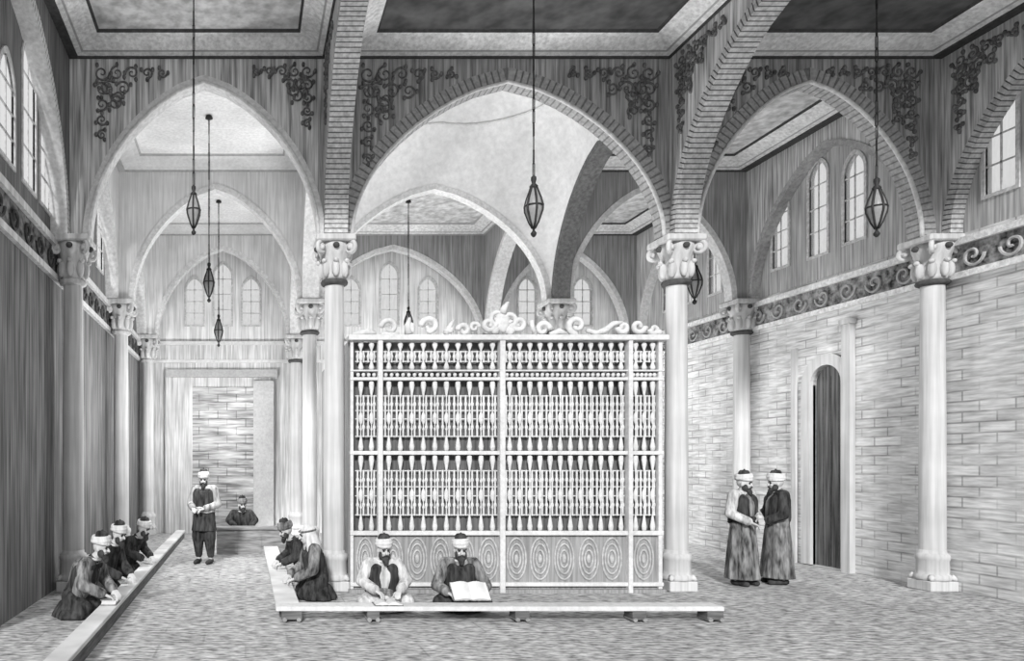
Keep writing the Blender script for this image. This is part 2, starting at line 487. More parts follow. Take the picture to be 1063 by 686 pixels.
struct('ceiling', bx(CX[3] - .09, WR, NEAR, YB, TOP, TOP + .05), M_ceilD)
struct('ceiling', bx(WL, WR, R3 + .1, YB + .3, TOP - .02, TOP + .05), M_ceilP)
# sail vault over the tomb bay
(x0, x1), (y0, y1) = xb[1], yb[1]
def az(t):
    t = abs(2 * t - 1); return (ZA - ZS) * max(0, 1 - t ** 1.42) ** .52
def dome(u, v):
    e = az(u) + az(v)
    return ZS + e - .0 * 1
bm = BM(); n = 40
us = [.5 - .5 * math.cos(PI * i / n) for i in range(n + 1)]
G = [[bm.verts.new((x0 + (x1 - x0) * u, y0 + (y1 - y0) * v, dome(u, v))) for v in us] for u in us]
for i in range(n):
    for j in range(n): bm.faces.new((G[i][j], G[i + 1][j], G[i + 1][j + 1], G[i][j + 1]))
struct('ceiling_dome', bm, M_dome, True)
for rr in (.80, .62):
    bm = BM(); P = []
    for i in range(48):
        a = 2 * PI * i / 48; u = .5 + .5 * rr * math.cos(a); v = .5 + .5 * rr * math.sin(a)
        P.append((x0 + (x1 - x0) * u, y0 + (y1 - y0) * v, dome(u, v)))
    tube(bm, P, .025, 6, closed=True); trim(bm, M_domeline, True)

# ------------------------------------------------------------------ arabesque reliefs in the spandrels
def arabesque(f, items, r=.017):
    bm = BM()
    for c, r0, turns, a0, dr in items:
        tube(bm, [f(u, v, 0) for u, v in spiral(c, r0, turns, a0, dr)], [r * (1 - .5 * i / 26) for i in range(27)], 5)
        for k in range(3):                     # leaf lobes
            a = a0 + k * 2.1
            p = (c[0] + r0 * 1.15 * math.cos(a), c[1] + r0 * 1.15 * math.sin(a))
            q = f(p[0], p[1], 0); ell(bm, q, (r * 1.7, r * 1.7, r * 2.2), u=6, v=5)
    trim(bm, M_orn, True)
fF = lambda u, v, w: (u, R1 - PT - .01, v)
def corner(f, u0, v0, du, dn=4, sc=1.0):
    """scrolls from the corner (u0,v0): a row along the top and a tail down the side"""
    it = []
    for row, (c0, cnt) in enumerate(((.16, dn + 2), (.40, dn - 1), (.62, 1))):
        for k in range(cnt):
            r = (.125 - .012 * k) * sc
            it.append(((u0 + du * (.18 + .235 * k + .1 * row) * sc, v0 - c0 * sc), r, 1.4, PI / 2 * k + row, 1 if (k + row) % 2 else -1))
            if row < 2 and k: it.append(((u0 + du * (c0 + .02) * sc, v0 - (.18 + .235 * k + .1 * row) * sc), r, 1.4, PI * k / 2 + 1, -1 if (k + row) % 2 else 1))
    arabesque(f, it)
zc = ZC - .08
corner(fF, CX[0] + .28, zc, 1, 3, .95); corner(fF, CX[1] - .27, zc, -1, 3, .8)
corner(fF, CX[1] + .30, zc, 1, 4, 1.05); corner(fF, CX[2] - .30, zc, -1, 4, .95)
corner(fF, CX[3] - .26, zc, -1, 5, .85); corner(fF, CX[2] + .3, zc, 1, 4, .9)
corner(lambda u, v, w: (CX[3] + .02, u, v), R1 - .25, zc, -1, 4, .8)
corner(lambda u, v, w: (CX[2] - PL - .01, u, v), R1 - .25, zc, -1, 4, .8)
corner(lambda u, v, w: (CX[1] - PL - .01, u, v), R1 - .25, zc, -1, 4, .7)
fM = lambda u, v, w: (u, R2 - PW - .01, v)

# ------------------------------------------------------------------ columns
def make_column(loc, label, m, group='marble columns of the hall', first=[None]):
    root = empty('column', loc, 0, label, 'column', group)
    hcap = .68; zc0 = ZS - hcap
    bm = BM(); box(bm, -.205, .205, -.205, .205, 0, .15); bevel(bm, .012); link('plinth', bm, m, root)
    bm = BM(); lathe(bm, [(.21, .15), (.222, .18), (.215, .23), (.19, .25), (.195, .30), (.19, .44), (.2, .46), (.205, .5), (.195, .54), (.165, .56), (.16, .6)], 28)
    bo = link('base', bm, m, root, True)
    for k in range(4):                          # corner leaf spurs
        a = PI / 4 + k * PI / 2; bm = BM()
        tube(bm, [(.20 * math.cos(a), .20 * math.sin(a), .22), (.235 * math.cos(a), .235 * math.sin(a), .19), (.265 * math.cos(a), .265 * math.sin(a), .165)], [.045, .04, .02], 6)
        link('corner_spur', bm, m, bo, True)
    bm = BM(); lathe(bm, [(.158, .58), (.158, .6), (.156, 2.2), (.142, zc0 - .04), (.14, zc0 + .02)], 28); link('shaft', bm, m, root, True)
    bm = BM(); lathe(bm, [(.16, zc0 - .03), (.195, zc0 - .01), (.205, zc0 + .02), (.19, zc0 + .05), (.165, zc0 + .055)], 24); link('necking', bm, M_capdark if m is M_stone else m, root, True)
    bm = BM(); lathe(bm, [(.165, zc0 + .05), (.175, zc0 + .1), (.19, zc0 + .25), (.21, zc0 + .4), (.25, zc0 + .5), (.255, zc0 + .58)], 24)
    cp = link('capital', bm, m, root, True)
    bm = BM(); box(bm, -.29, .29, -.29, .29, ZS - .10, ZS); bevel(bm, .02); link('abacus', bm, m, cp)
    for k in range(4):
        a = PI / 4 + k * PI / 2; d = Vector((math.cos(a), math.sin(a), 0)); t = Vector((-d.y, d.x, 0)); bm = BM()
        c = d * .30 + Vector((0, 0, ZS - .19))
        P = [c + d * (u) + Vector((0, 0, v)) for u, v in spiral((0, 0), .10, 1.6, PI * .6, -1, 22)]
        tube(bm, P, .034, 7); tube(bm, [c - t * .05, c + t * .05], .035, 8)
        link('volute', bm, m, cp, True)
    bm = BM()
    for k in range(8):                          # leaves round the bell
        a = k * PI / 4; d = Vector((math.cos(a), math.sin(a), 0))
        ell(bm, d * .19 + Vector((0, 0, zc0 + .2)), (.06, .06, .13), u=8, v=6)
        ell(bm, d * .235 + Vector((0, 0, zc0 + .31)), (.04, .04, .035), u=8, v=6)
    link('leaf_ring', bm, m, cp, True)
    bm = BM()
    for k in range(4):
        a = k * PI / 2; d = Vector((math.cos(a), math.sin(a), 0))
        ell(bm, d * .255 + Vector((0, 0, ZS - .16)), (.05, .05, .045), u=8, v=6)
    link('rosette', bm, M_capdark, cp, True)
    return root
def dup(root, loc, label, m=None):
    r = root.copy(); COL.objects.link(r); r.location = loc; r['label'] = label
    for ch in list(root.children):
        c = ch.copy(); COL.objects.link(c); c.parent = r
        for g in list(ch.children):
            d = g.copy(); COL.objects.link(d); d.parent = c
    return r
colA = make_column((CX[1], R1, 0), 'pale marble column at the left end of the lattice screen', M_stone)
for (cx, ry, lab) in (
    (CX[2], R1, 'pale marble column at the right end of the lattice screen'),
    (CX[3], R1, 'large front column standing before the brick right wall'),
    (CX[1], R2, 'slim pale column just left of the screen column, second row'),
    (CX[2], R2, 'column rising behind the lattice screen under the dome, only its capital seen'),
    (CX[3], R2, 'column against the right wall behind the two standing men'),
    (CX[1], R3 - .02, 'farthest pale column of the left aisle, beside the back wall'),
    (CX[2], R3 - .02, 'far column by the back wall, behind the screen crest near its centrepiece'),
    (CX[3], R3 - .02, 'farthest column along the right wall, at the back corner')):
    dup(colA, (cx, ry, 0), lab)
colB = make_column((CX[0], R1, 0), 'nearest column against the dark left wall, above the seated readers', M_stoneL)
dup(colB, (CX[0], R2, 0), 'second column along the dark left wall, between the near and far ones')
dup(colB, (CX[0], R3 - .02, 0), 'farthest column of the dark left wall, in the back corner')

# ------------------------------------------------------------------ lattice tomb screen
SS = 1.02; SY = Y(SS)
def SX(x): return X(x, SS)
def SZ(y): return Z(y, SS)
scr = empty('tomb_screen', (SX(525), SY, 0), 0, 'tall pale wooden lattice screen with scrolled crest between two columns', 'screen')
def part(name, bm, m, smooth=False, parent=None):
    o = link(name, bm, m, None, smooth); p = parent or scr
    o.parent = p; o.matrix_parent_inverse = Matrix.Translation(-Vector(scr.location))
    return o
XL, XR = SX(363), SX(687)
POST = [(365, 3.2), (394, 5), (520, 5.5), (652, 4.5), (684, 4)]
for px, w in POST:
    front = px in (394, 520, 652)
    bm = BM(); box(bm, SX(px) - w * K / 2, SX(px) + w * K / 2, SY - (.09 if front else .05), SY + .05, 0 if front else .05, SZ(352)); bevel(bm, .008)
    part('post', bm, M_lat)
bm = BM(); box(bm, XL - .03, XR + .05, SY - .11, SY + .08, SZ(354), SZ(348.5)); bevel(bm, .008); part('top_rail', bm, M_lat)
for y, h in ((385, 1.6), (393.5, 3.2), (470, 4), (553, 4.5), (606, 4)):
    bm = BM(); box(bm, XL, XR, SY - .06, SY + .04, SZ(y + h / 2), SZ(y - h / 2)); bevel(bm, .006); part('rail', bm, M_lat)
part('shade_backing', bx(XL + .01, XR - .01, SY + .10, SY + .13, .05, SZ(354)), M_latshade)  # dark sheet standing in for the shade inside the enclosure
part('lower_panel', bx(XL, XR, SY, SY + .04, .03, SZ(552)), M_latpanel)
part('sill', bx(XL - .02, XR + .02, SY - .08, SY + .1, 0, .05), M_latpanel)
cells = [(369, 391, 2), (397.5, 517, 10), (523.5, 649.5, 12), (655, 681.5, 3)]
def spindle_bm(x, ya, yb, short):
    bm = BM(); z1, z0 = SZ(ya), SZ(yb); L = z1 - z0; u = 5.0 * K
    if short:
        pr = [(.25, 0), (.8, .02), (.95, .1), (.45, .26), (.25, .32), (.75, .42), (.8, .5), (.75, .58), (.25, .68), (.4, .74), (.95, .9), (.8, .98), (.3, 1)]
    else:
        pr = [(.3, 0), (.75, .01), (.9, .06), (.5, .16), (.2, .22), (.2, .29), (.45, .31), (.2, .34), (.2, .38), (.75, .43), (.8, .47), (.7, .51), (.2, .56), (.2, .63), (.45, .66), (.2, .69), (.2, .76), (.45, .82), (.92, .93), (.8, .985), (.3, 1)]
    lathe(bm, [(r * u * .62, z * L) for r, z in pr], 8, (x, SY - .01, z0), sx=1.0, sy=.7)
    return bm
TIERS = [(355.5, 384, True), (395.5, 468, False), (472, 551, False)]
for a, b, n in cells:
    xs = [a + (b - a) * (i + .5) / n for i in range(n)]
    pitch = (b - a) / n
    for ya, yb_, sh in TIERS:
        for x in xs: part('spindle', spindle_bm(SX(x), ya, yb_, sh), M_lat, True)
    for ya, yb_, sh in TIERS:                   # thin rods and small beads woven between the spindles
        bm = BM()
        H = yb_ - ya
        t0, t1 = (.30, .72) if sh else (.20, .80)
        for i in range(n):
            for q in (.22, .78):
                x = SX(a + pitch * (i + q))
                tube(bm, [(x, SY + .02, SZ(ya + H * t0)), (x, SY + .02, SZ(ya + H * t1))], .016, 5)
                for t in ((.5,) if sh else (.33, .66)):
                    ell(bm, (x, SY + .02, SZ(ya + H * t)), (.026, .02, .04), u=6, v=5)
        for t in ((.32, .68) if sh else (.21, .42, .54, .79)):
            z = SZ(ya + H * t); tube(bm, [(SX(a), SY + .03, z), (SX(b), SY + .03, z)], .010, 4)
        part('rod_grille', bm, M_lat)
    bm = BM()
    m = n * 2
    for i in range(m):
        x = SX(a + (b - a) * (i + .5) / m); ell(bm, (x, SY, SZ(389)), (.032, .025, .034), u=6, v=5)
    part('bead_row', bm, M_lat, True)
def medallion(xc, w):
    bm = BM(); zc_, hh = SZ(580), 21 * K
    for q in (1.0, .72, .42):
        tube(bm, [(SX(xc) + w * q * math.cos(t * PI / 12), SY - .005, zc_ + hh * q * math.sin(t * PI / 12)) for t in range(24)], .016, 5, closed=True)
    ell(bm, (SX(xc), SY - .005, zc_), (.035, .02, .07), u=8, v=6)
    part('oval_medallion', bm, M_medal, True)
for x in (536, 560.5, 585.5, 611, 635): medallion(x, 9.6 * K)
for x in (408, 433, 457, 482, 507): medallion(x, 9.6 * K)
medallion(668, 9.6 * K); medallion(379, 8.4 * K)
# other three sides of the enclosure
bm = BM()
box(bm, XL, XL + .04, SY + .14, R2 - .5, 0, SZ(352)); part('side_panel', bm, M_latpanel)
bm = BM(); box(bm, XR - .04, XR, SY + .14, R2 - .5, 0, SZ(352)); part('side_panel', bm, M_latpanel)
bm = BM(); box(bm, XL, XR, R2 - .54, R2 - .5, 0, SZ(352)); part('rear_panel', bm, M_latpanel)
# crest: scrolls, leaves, central cluster
zb = SZ(348.5)
def crest(items, name='crest_scroll'):
    bm = BM()
    for it in items:
        if it[0] == 's':
            _, x, y, r, turns, a0, dr, th = it
            tube(bm, [(SX(u), SY - .02, SZ(v)) for u, v in spiral((x, y), r, turns, a0, dr, 24, .25)], [th * (1 - .35 * i / 24) for i in range(25)], 6)
        elif it[0] == 'e':
            _, x, y, rx, ry = it; ell(bm, (SX(x), SY - .02, SZ(y)), (rx * K, .04, ry * K), u=10, v=7)
        else:
            _, P, th = it; tube(bm, [(SX(u), SY - .02, SZ(v)) for u, v in P], th, 6)
    part(name, bm, M_lat, True)
crest([('t', [(366, 347), (378, 345), (390, 346)], [.02, .05, .03]), ('e', 381, 344, 4, 3)], 'crest_leaf')
crest([('s', 404, 340, 9, .95, PI, 1, .045), ('t', [(395, 347), (404, 347), (414, 347)], .03)])
crest([('t', [(424, 347), (423, 338), (425, 330)], [.06, .05, .02]), ('e', 427, 341, 3.5, 6)], 'crest_finial')
crest([('s', 446, 339, 9.5, 1.0, PI, 1, .05), ('e', 446, 344, 4, 3)])
crest([('t', [(462, 347), (466, 340), (471, 332)], [.05, .04, .02]), ('e', 466, 343, 5, 3.5)], 'crest_leaf')
crest([('s', 481, 343, 6.5, 1.0, PI, 1, .045), ('s', 492, 340, 5, 1.1, 0, -1, .035)])
crest([('s', 507, 337, 7, 1.2, 0, 1, .045)])
crest([('e', 521, 334, 8, 11), ('s', 516, 330, 8, 1.2, PI / 2, 1, .04), ('s', 528, 332, 8, 1.2, PI / 2, -1, .04), ('t', [(521, 326), (523, 320), (527, 314)], [.06, .05, .02]), ('e', 513, 342, 5, 5), ('e', 529, 343, 5, 5)], 'crest_centrepiece')
crest([('s', 538, 336, 7.5, 1.25, PI, -1, .045)])
crest([('t', [(551, 333), (552, 340), (555, 346)], .035), ('s', 563, 342, 7.5, 1.0, 0, -1, .045)])
crest([('s', 598, 338, 9.5, 1.2, PI / 2, 1, .05)])
crest([('t', [(608, 343), (618, 346), (628, 343), (636, 336), (645, 335)], [.03, .04, .05, .04, .03])], 'crest_leaf')
crest([('s', 646, 340, 6, 1.1, PI, -1, .045)])
crest([('s', 662, 339, 7, 1.1, 0, 1, .045)])
crest([('s', 678, 342, 5, 1.1, PI, -1, .04), ('e', 683, 345, 4, 3)])
crest([('t', [(570, 347), (580, 344), (588, 347)], [.03, .05, .03])], 'crest_leaf')

# ------------------------------------------------------------------ low reading benches
ZBENCH = .193
def plank_bench(name, label, pts, w_dir, w, feet, group=None):
    pass
# left bench
b = empty('reading_bench', (X(255 - 114.5), 11, 0), 0, 'long low plank bench running along the dark left wall before three readers', 'bench')
def bpart(root, name, bm, m):
    o = link(name, bm, m); o.parent = root; o.matrix_parent_inverse = Matrix.Translation(-Vector(root.location)); return o
xl0, xl1 = -121.5 * K, -106.5 * K
yl1 = Y(.59)
bm = bx(xl0, xl1, 5.0, yl1, ZBENCH - .05, ZBENCH); bevel(bm, .006); bpart(b, 'top_plank', bm, M_bench)
bpart(b, 'side_board', bx(xl1 - .05, xl1 - .015, 5.05, yl1 - .02, 0, ZBENCH - .05), M_benchdark)
bpart(b, 'side_board', bx(xl0 + .015, xl0 + .05, 5.05, yl1 - .02, 0, ZBENCH - .05), M_benchdark)
# right bench going away
yn, yf = D / 1.262, 15.05
b = empty('reading_bench', (.52, 12, 0), 0, 'low plank bench receding from the corner beside the hooded reader', 'bench')
bm = bx(25.5 * K, 45.5 * K, yn + .275, yf, ZBENCH - .05, ZBENCH); bevel(bm, .006); bpart(b, 'top_plank', bm, M_bench)
for yy in (yn + .33, 11.5, 14.6): bpart(b, 'foot', bx(29 * K, 42 * K, yy, yy + .12, 0, ZBENCH - .05), M_benchdark)
# front bench
b = empty('reading_bench', (3.0, yn, 0), 0, 'low plank bench across the front of the lattice screen on small feet', 'bench')
bm = bx(25 * K, 394 * K, yn, yn + .27, ZBENCH - .055, ZBENCH); bevel(bm, .006); bpart(b, 'top_plank', bm, M_lat)
for px, w in ((303, 20), (388, 12), (543, 14), (665, 14), (744, 16)):
    xx = (px - 255) / 1.262 * K; ww = w * K / 2.4
    bm = bx(xx - ww, xx + ww, yn + .02, yn + .22, .035, ZBENCH - .055); f_ = bpart(b, 'foot', bm, M_benchdark)
    bm = BM()
    for q in (-1, 1): tube(bm, [(xx + q * ww * .7, yn + .0, .035), (xx + q * ww * .7, yn + .24, .035)], .027, 8)
    bpart(f_, 'foot_roll', bm, M_box)
# solid bench at the far end
b = empty('chest_bench', (.1, 15.4, 0), 0, 'higher solid-sided dark bench across the aisle behind the standing man', 'bench')
zx = .56
bpart(b, 'body', bx(-.60, .84, 15.22, 15.58, 0, zx - .05), M_box)
bm = bx(-.64, .88, 15.18, 15.62, zx - .05, zx); bevel(bm, .008); bpart(b, 'top_board', bm, M_box)
for xx in (-.2, .3): bpart(b, 'front_batten', bx(xx - .03, xx + .03, 15.2, 15.22, .03, zx - .06), M_box)

# ------------------------------------------------------------------ hanging lamps
def lamp(x, ytop, ybot, s, label, ceil=ZT, sc=1.0):
    loc = (X(x, s), Y(s), Z(ybot, s)); H = Z(ytop, s) - Z(ybot, s)
    root = empty('hanging_lamp', loc, 0, label, 'lamp', 'lamps hung on long chains')
    w = H * .14
    bm = BM(); lathe(bm, [(w * .12, 0), (w * .3, .03 * H), (w * .35, .06 * H), (w * .15, .10 * H), (w * .12, .15 * H)], 10); link('finial', bm, M_iron, root, True)
    bm = BM(); lathe(bm, [(w * .15, .14 * H), (w * .5, .24 * H), (w * .93, .42 * H), (w * .97, .5 * H), (w * .75, .62 * H), (w * .42, .75 * H), (w * .3, .8 * H)], 14); link('glass_bowl', bm, M_lglass, root, True)
    bm = BM()
    for k in range(6):
        a = k * PI / 3 + .5; P = []
        for r, z in [(.15, .14), (.52, .24), (.97, .42), (1.02, .5), (.8, .62), (.46, .75), (.3, .82)]:
            P.append((w * r * math.cos(a), w * r * math.sin(a), z * H))
        tube(bm, P, w * .13, 5)
    tube(bm, [(w * 1.0 * math.cos(t * PI / 8), w * 1.0 * math.sin(t * PI / 8), .5 * H) for t in range(16)], w * .1, 5, closed=True)
    link('cage', bm, M_iron, root, True)
    bm = BM(); lathe(bm, [(w * .3, .78 * H), (w * .5, .82 * H), (w * .2, .87 * H), (w * .32, .93 * H), (w * .3, .97 * H), (w * .1, H)], 10); link('crown', bm, M_iron, root, True)
    bm = BM(); z = H * .99; zt = ceil - loc[2]; n = max(8, int((zt - z) / .16)); st = (zt - z) / n
    for i in range(n):                          # long wire links
        zc_ = z + st * (i + .5); a = .6 * i; r = .011 * sc
        dx, dy = math.cos(a) * .010 * sc, math.sin(a) * .010 * sc
        P = [(-dx, -dy, zc_ - st * .45), (0, 0, zc_ - st * .56), (dx, dy, zc_ - st * .45), (dx, dy, zc_ + st * .45), (0, 0, zc_ + st * .56), (-dx, -dy, zc_ + st * .45)]
        tube(bm, P, r * .7, 4, closed=True)
    link('chain', bm, M_iron, root)
    bm = BM(); lathe(bm, [(.07, zt - .05), (.06, zt - .02), (.04, zt)], 10); link('ceiling_hook', bm, M_iron, root, True)
lamp(201, 192, 244, 1.19, 'hanging lamp nearest the viewer in the left bay, below the pointed arch')
lamp(554, 182, 246, 1.17, 'largest hanging lamp, in front of the pale dome')
lamp(910, 184, 246, 1.19, 'hanging lamp in the right bay, before the wall windows')
lamp(217, 272, 314, .84, 'middle lamp of the left aisle, hanging on a thin chain')
lamp(227, 326, 360, .635, 'farthest small lamp of the left aisle, before the back wall')
lamp(424, 318, 350, .635, 'small lamp behind the screen crest, left of its centrepiece')
lamp(721, 268, 316, .8, 'lamp just right of the screen column, in the right aisle')

# ------------------------------------------------------------------ people
def remesh(bm, name, voxel, sm=4, dec=None):
    me = bpy.data.meshes.new(name); bm.to_mesh(me); bm.free()
    o = bpy.data.objects.new(name + '_tmp', me); COL.objects.link(o)
    md = o.modifiers.new('r', 'REMESH'); md.mode = 'VOXEL'; md.voxel_size = voxel; md.use_smooth_shade = True
    s = o.modifiers.new('s', 'SMOOTH'); s.iterations = sm; s.factor = .5
    dg = bpy.context.evaluated_depsgraph_get()
    new = bpy.data.meshes.new_from_object(o.evaluated_get(dg), depsgraph=dg)
    bpy.data.objects.remove(o); bpy.data.meshes.remove(me)
    for p in new.polygons: p.use_smooth = True
    new.name = name
    return new
def addmesh(name, me, m, parent):
    me.materials.clear(); me.materials.append(m)
    o = bpy.data.objects.new(name, me); COL.objects.link(o); o.parent = parent; return o
def V(*a): return Vector(a)
def hand(bm, w, d, n, side):
    d = d.normalized(); n = (n - d * n.dot(d)).normalized(); l = d.cross(n) * side
    for o in (-.022, 0, .022): cap(bm, w + l * o * .8, .020, w + d * .075 + l * o, .018, 8)
    for i, (o, L) in enumerate(((-.033, .062), (-.011, .075), (.011, .08), (.033, .07))):
        a = w + d * .085 + l * o; b = a + (d * .9 + n * .35) * L * .55; c = b + (d * .45 + n * .85) * L * .5
        cap(bm, a, .0105, b, .0095, 7); cap(bm, b, .0095, c, .008, 7)
    a = w + d * .02 + l * .03; b = a + (d * .6 + l * .75 + n * .2) * .045; c = b + (d * .9 + n * .35) * .035
    cap(bm, a, .014, b, .011, 7); cap(bm, b, .011, c, .009, 7)
def person(label, loc, yaw, J, look=(0, 0), robe=M_mid, vest=M_dark, turban='turban', beard=M_hair, skirt=None, sash=M_light, sleeve=None, trousers=None, cap_m=M_dark, hs=1.0, group=None):
    """J joints in figure space: faces -Y, +X to the viewer's right when facing the viewer"""
    root = empty('person', loc, yaw, label, 'person', group)
    J = {k: Vector(v) for k, v in J.items()}
    bm = BM()
    # trunk
    cap(bm, J['pelvis'] + V(-.07, 0, 0), .105, J['pelvis'] + V(.07, 0, 0), .105)
    mid = J['pelvis'].lerp(J['chest'], .5)
    cap(bm, J['pelvis'], .13, mid, .12); cap(bm, mid + V(-.03, 0, 0), .11, J['chest'] + V(-.06, 0, 0), .125); cap(bm, mid + V(.03, 0, 0), .11, J['chest'] + V(.06, 0, 0), .125)
    cap(bm, J['shR'], .065, J['shL'], .065); cap(bm, J['chest'], .12, J['neck'], .062); cap(bm, J['neck'], .056, J['head'] + V(0, .01, -.05), .052)
    for s in 'RL':
        cap(bm, J['sh' + s], .06, J['el' + s], .043); cap(bm, J['el' + s], .042, J['wr' + s], .027)
        hand(bm, J['wr' + s], J['wr' + s] - J['el' + s], J.get('pn' + s, V(0, -.2, -1)), 1 if s == 'R' else -1)
        cap(bm, J['hip' + s], .095, J['kn' + s], .065); cap(bm, J['kn' + s], .06, J['an' + s], .038)
        toe = J.get('toe' + s, J['an' + s] + V(0, -.15, -.05)); cap(bm, J['an' + s] + V(0, .03, -.03), .04, toe, .03)
    R = Matrix.Rotation(look[0], 3, 'Z') @ Matrix.Rotation(look[1], 3, 'X')
    hc = J['head']; P = lambda *p: hc + R @ (Vector(p) * hs)
    ell(bm, P(0, .012, .02), (.076 * hs, .096 * hs, .092 * hs), R, 16, 12)
    ell(bm, P(0, -.02, -.045), (.058 * hs, .066 * hs, .07 * hs), R, 14, 10)
    ell(bm, P(0, -.045, -.092), (.03 * hs, .03 * hs, .022 * hs), R)
    cap(bm, P(0, -.082, .012), .011, P(0, -.108, -.028), .016, 8)
    ell(bm, P(-.03, -.072, -.03), (.022, .018, .018), R); ell(bm, P(.03, -.072, -.03), (.022, .018, .018), R)
    cap(bm, P(-.045, -.074, .026), .010, P(.045, -.074, .026), .010, 8)
    cap(bm, P(-.02, -.084, -.062), .009, P(.02, -.084, -.062), .009, 8)
    for s in (-1, 1): ell(bm, P(.077 * s, .01, -.012), (.012, .022, .034), R)
    addmesh('body', remesh(bm, 'body', .008, 3), M_skin, root)
    for s in (-1, 1):
        bm = BM(); ell(bm, P(.031 * s, -.080, .004), (.014, .010, .010), R, 10, 8); link('eye', bm, M_eye, root, True)
    bm = BM(); cap(bm, P(-.05, -.084, .026), .007, P(-.012, -.09, .022), .007, 6); cap(bm, P(.05, -.084, .026), .007, P(.012, -.09, .022), .007, 6); link('eyebrow', bm, beard or M_hair, root, True)
    if beard:
        bm = BM()
        ell(bm, P(0, -.064, -.108), (.05, .04, .045), R); ell(bm, P(0, -.085, -.135), (.036, .03, .05), R)
        for s in (-1, 1): ell(bm, P(.055 * s, -.025, -.06), (.02, .045, .055), R); cap(bm, P(0, -.104, -.046), .012, P(.042 * s, -.085, -.066), .009, 7)
        addmesh('beard', remesh(bm, 'beard', .008, 2), beard, root)
    # head dress
    if turban == 'hood':
        bm = BM(); ell(bm, P(0, .03, .035), (.10, .115, .115), R); cap(bm, P(0, .05, -.02), .10, P(0, .075, -.16), .115)
        for s in (-1, 1): cap(bm, P(.075 * s, -.005, 0), .035, P(.09 * s, .0, -.2), .05)
        addmesh('head_cloth', remesh(bm, 'hood', .012, 4), M_white, root)
        bm = BM(); tube(bm, [P(.104 * math.cos(t * PI / 10), .02 + .118 * math.sin(t * PI / 10), .065) for t in range(20)], .012, 6, closed=True); link('head_cord', bm, M_mid, root, True)
    else:
        bm = BM()
        for k in range(6):
            tilt = Matrix.Rotation(.16 * math.sin(k * 2.1), 3, 'X') @ Matrix.Rotation(.16 * math.cos(k * 2.1), 3, 'Y')
            rr = 1.0 - .035 * abs(k - 2)
            tube(bm, [P(*(tilt @ V(.088 * rr * math.cos(t * PI / 12), .108 * rr * math.sin(t * PI / 12), 0) + V(0, .012, .066 + .012 * k))) for t in range(24)], .026, 7, closed=True)
        ell(bm, P(0, .012, .08), (.085, .1, .05), R)
        addmesh('turban', remesh(bm, 'turban', .008, 1), M_white if turban == 'turban' else M_mid, root)
        bm = BM(); prof = [(.078, .09), (.08, .14), (.074, .18), (.056, .205), (.01, .212)]
        n = 16; rings = [[bm.verts.new(P(r * math.cos(2 * PI * i / n), .012 + r * math.sin(2 * PI * i / n), z)) for i in range(n)] for r, z in prof]
        for a, b in zip(rings, rings[1:]):
            for i in range(n): bm.faces.new((a[i], a[(i + 1) % n], b[(i + 1) % n], b[i]))
        bm.faces.new(rings[-1]); bm.faces.new(rings[0][::-1]); ell(bm, P(0, .012, .215), (.013, .013, .013), R)
        link('cap', bm, cap_m, root, True)
        if turban == 'band': pass
    # clothing
    def folds(bm, prof, nf=9, amp=.06, n=54, ph=0.):
        rings = []
        for (c, rx, ry, a) in prof:
            ring = []
            for i in range(n):
                t = 2 * PI * i / n; k = 1 + a * amp * (math.sin(nf * t + ph) + .5 * math.sin((nf * 2 + 1) * t + 1.3))
                ring.append(bm.verts.new((c[0] + rx * k * math.cos(t), c[1] + ry * k * math.sin(t), c[2])))
            rings.append(ring)
        for a, b in zip(rings, rings[1:]):
            for i in range(n): bm.faces.new((a[i], a[(i + 1) % n], b[(i + 1) % n], b[i]))
        bm.faces.new(rings[0][::-1]); bm.faces.new(rings[-1])
    bm = BM()
    for s in 'RL':
        cap(bm, J['sh' + s] + V(0, 0, .004), .085, J['el' + s], .075)
        w = J['el' + s].lerp(J['wr' + s], .86); cap(bm, J['el' + s], .075, w, .066)
    cap(bm, J['shR'], .085, J['shL'], .085)
    slv = addmesh('sleeves', remesh(bm, 'sleeves', .011, 3), sleeve or robe, root)
    bm = BM()
    cap(bm, J['pelvis'] + V(-.08, 0, .02), .135, J['pelvis'] + V(.08, 0, .02), .135)
    cap(bm, J['pelvis'], .16, J['chest'], .158)
    for s in (-1, 1): cap(bm, mid + V(.04 * s, 0, 0), .135, J['chest'] + V(.075 * s, 0, .02), .138)
    cap(bm, J['shR'] + V(.03, 0, -.03), .085, J['shL'] + V(-.03, 0, -.03), .085); cap(bm, J['chest'] + V(0, 0, .08), .13, J['neck'] + V(0, .01, -.015), .075)
    if skirt == 'long':
        h0 = J['pelvis'].z + .05
        folds(bm, [((0, 0, .10), .25, .22, 1), ((0, 0, .14), .248, .218, 1), ((0, 0, h0 * .5), .235, .19, .8), ((0, 0, h0 * .85), .20, .165, .4), ((0, 0, h0 + .05), .165, .14, .1)])
    elif skirt == 'short':
        folds(bm, [((0, 0, .62), .235, .20, 1), ((0, 0, .8), .215, .18, .6), ((0, 0, 1.0), .17, .145, .1)])
    elif skirt == 'sit':
        for s in 'RL':
            cap(bm, J['hip' + s], .14, J['kn' + s], .105); cap(bm, J['kn' + s], .10, J['an' + s], .08)
        cap(bm, J['hipR'], .14, J['hipL'], .14)
        cap(bm, (J['hipR'] + J['hipL']) / 2, .13, (J['knR'] + J['knL']) / 2 + V(0, .05, 0), .09)
        # cloth spread on the floor behind and around
        folds(bm, [((0, J['pelvis'].y - .02, .015), .30, .28, 1), ((0, J['pelvis'].y - .02, .06), .29, .27, 1), ((0, J['pelvis'].y - .01, .2), .2, .19, .5)], nf=7)
    addmesh('robe', remesh(bm, 'robe', .011, 3), robe, root)
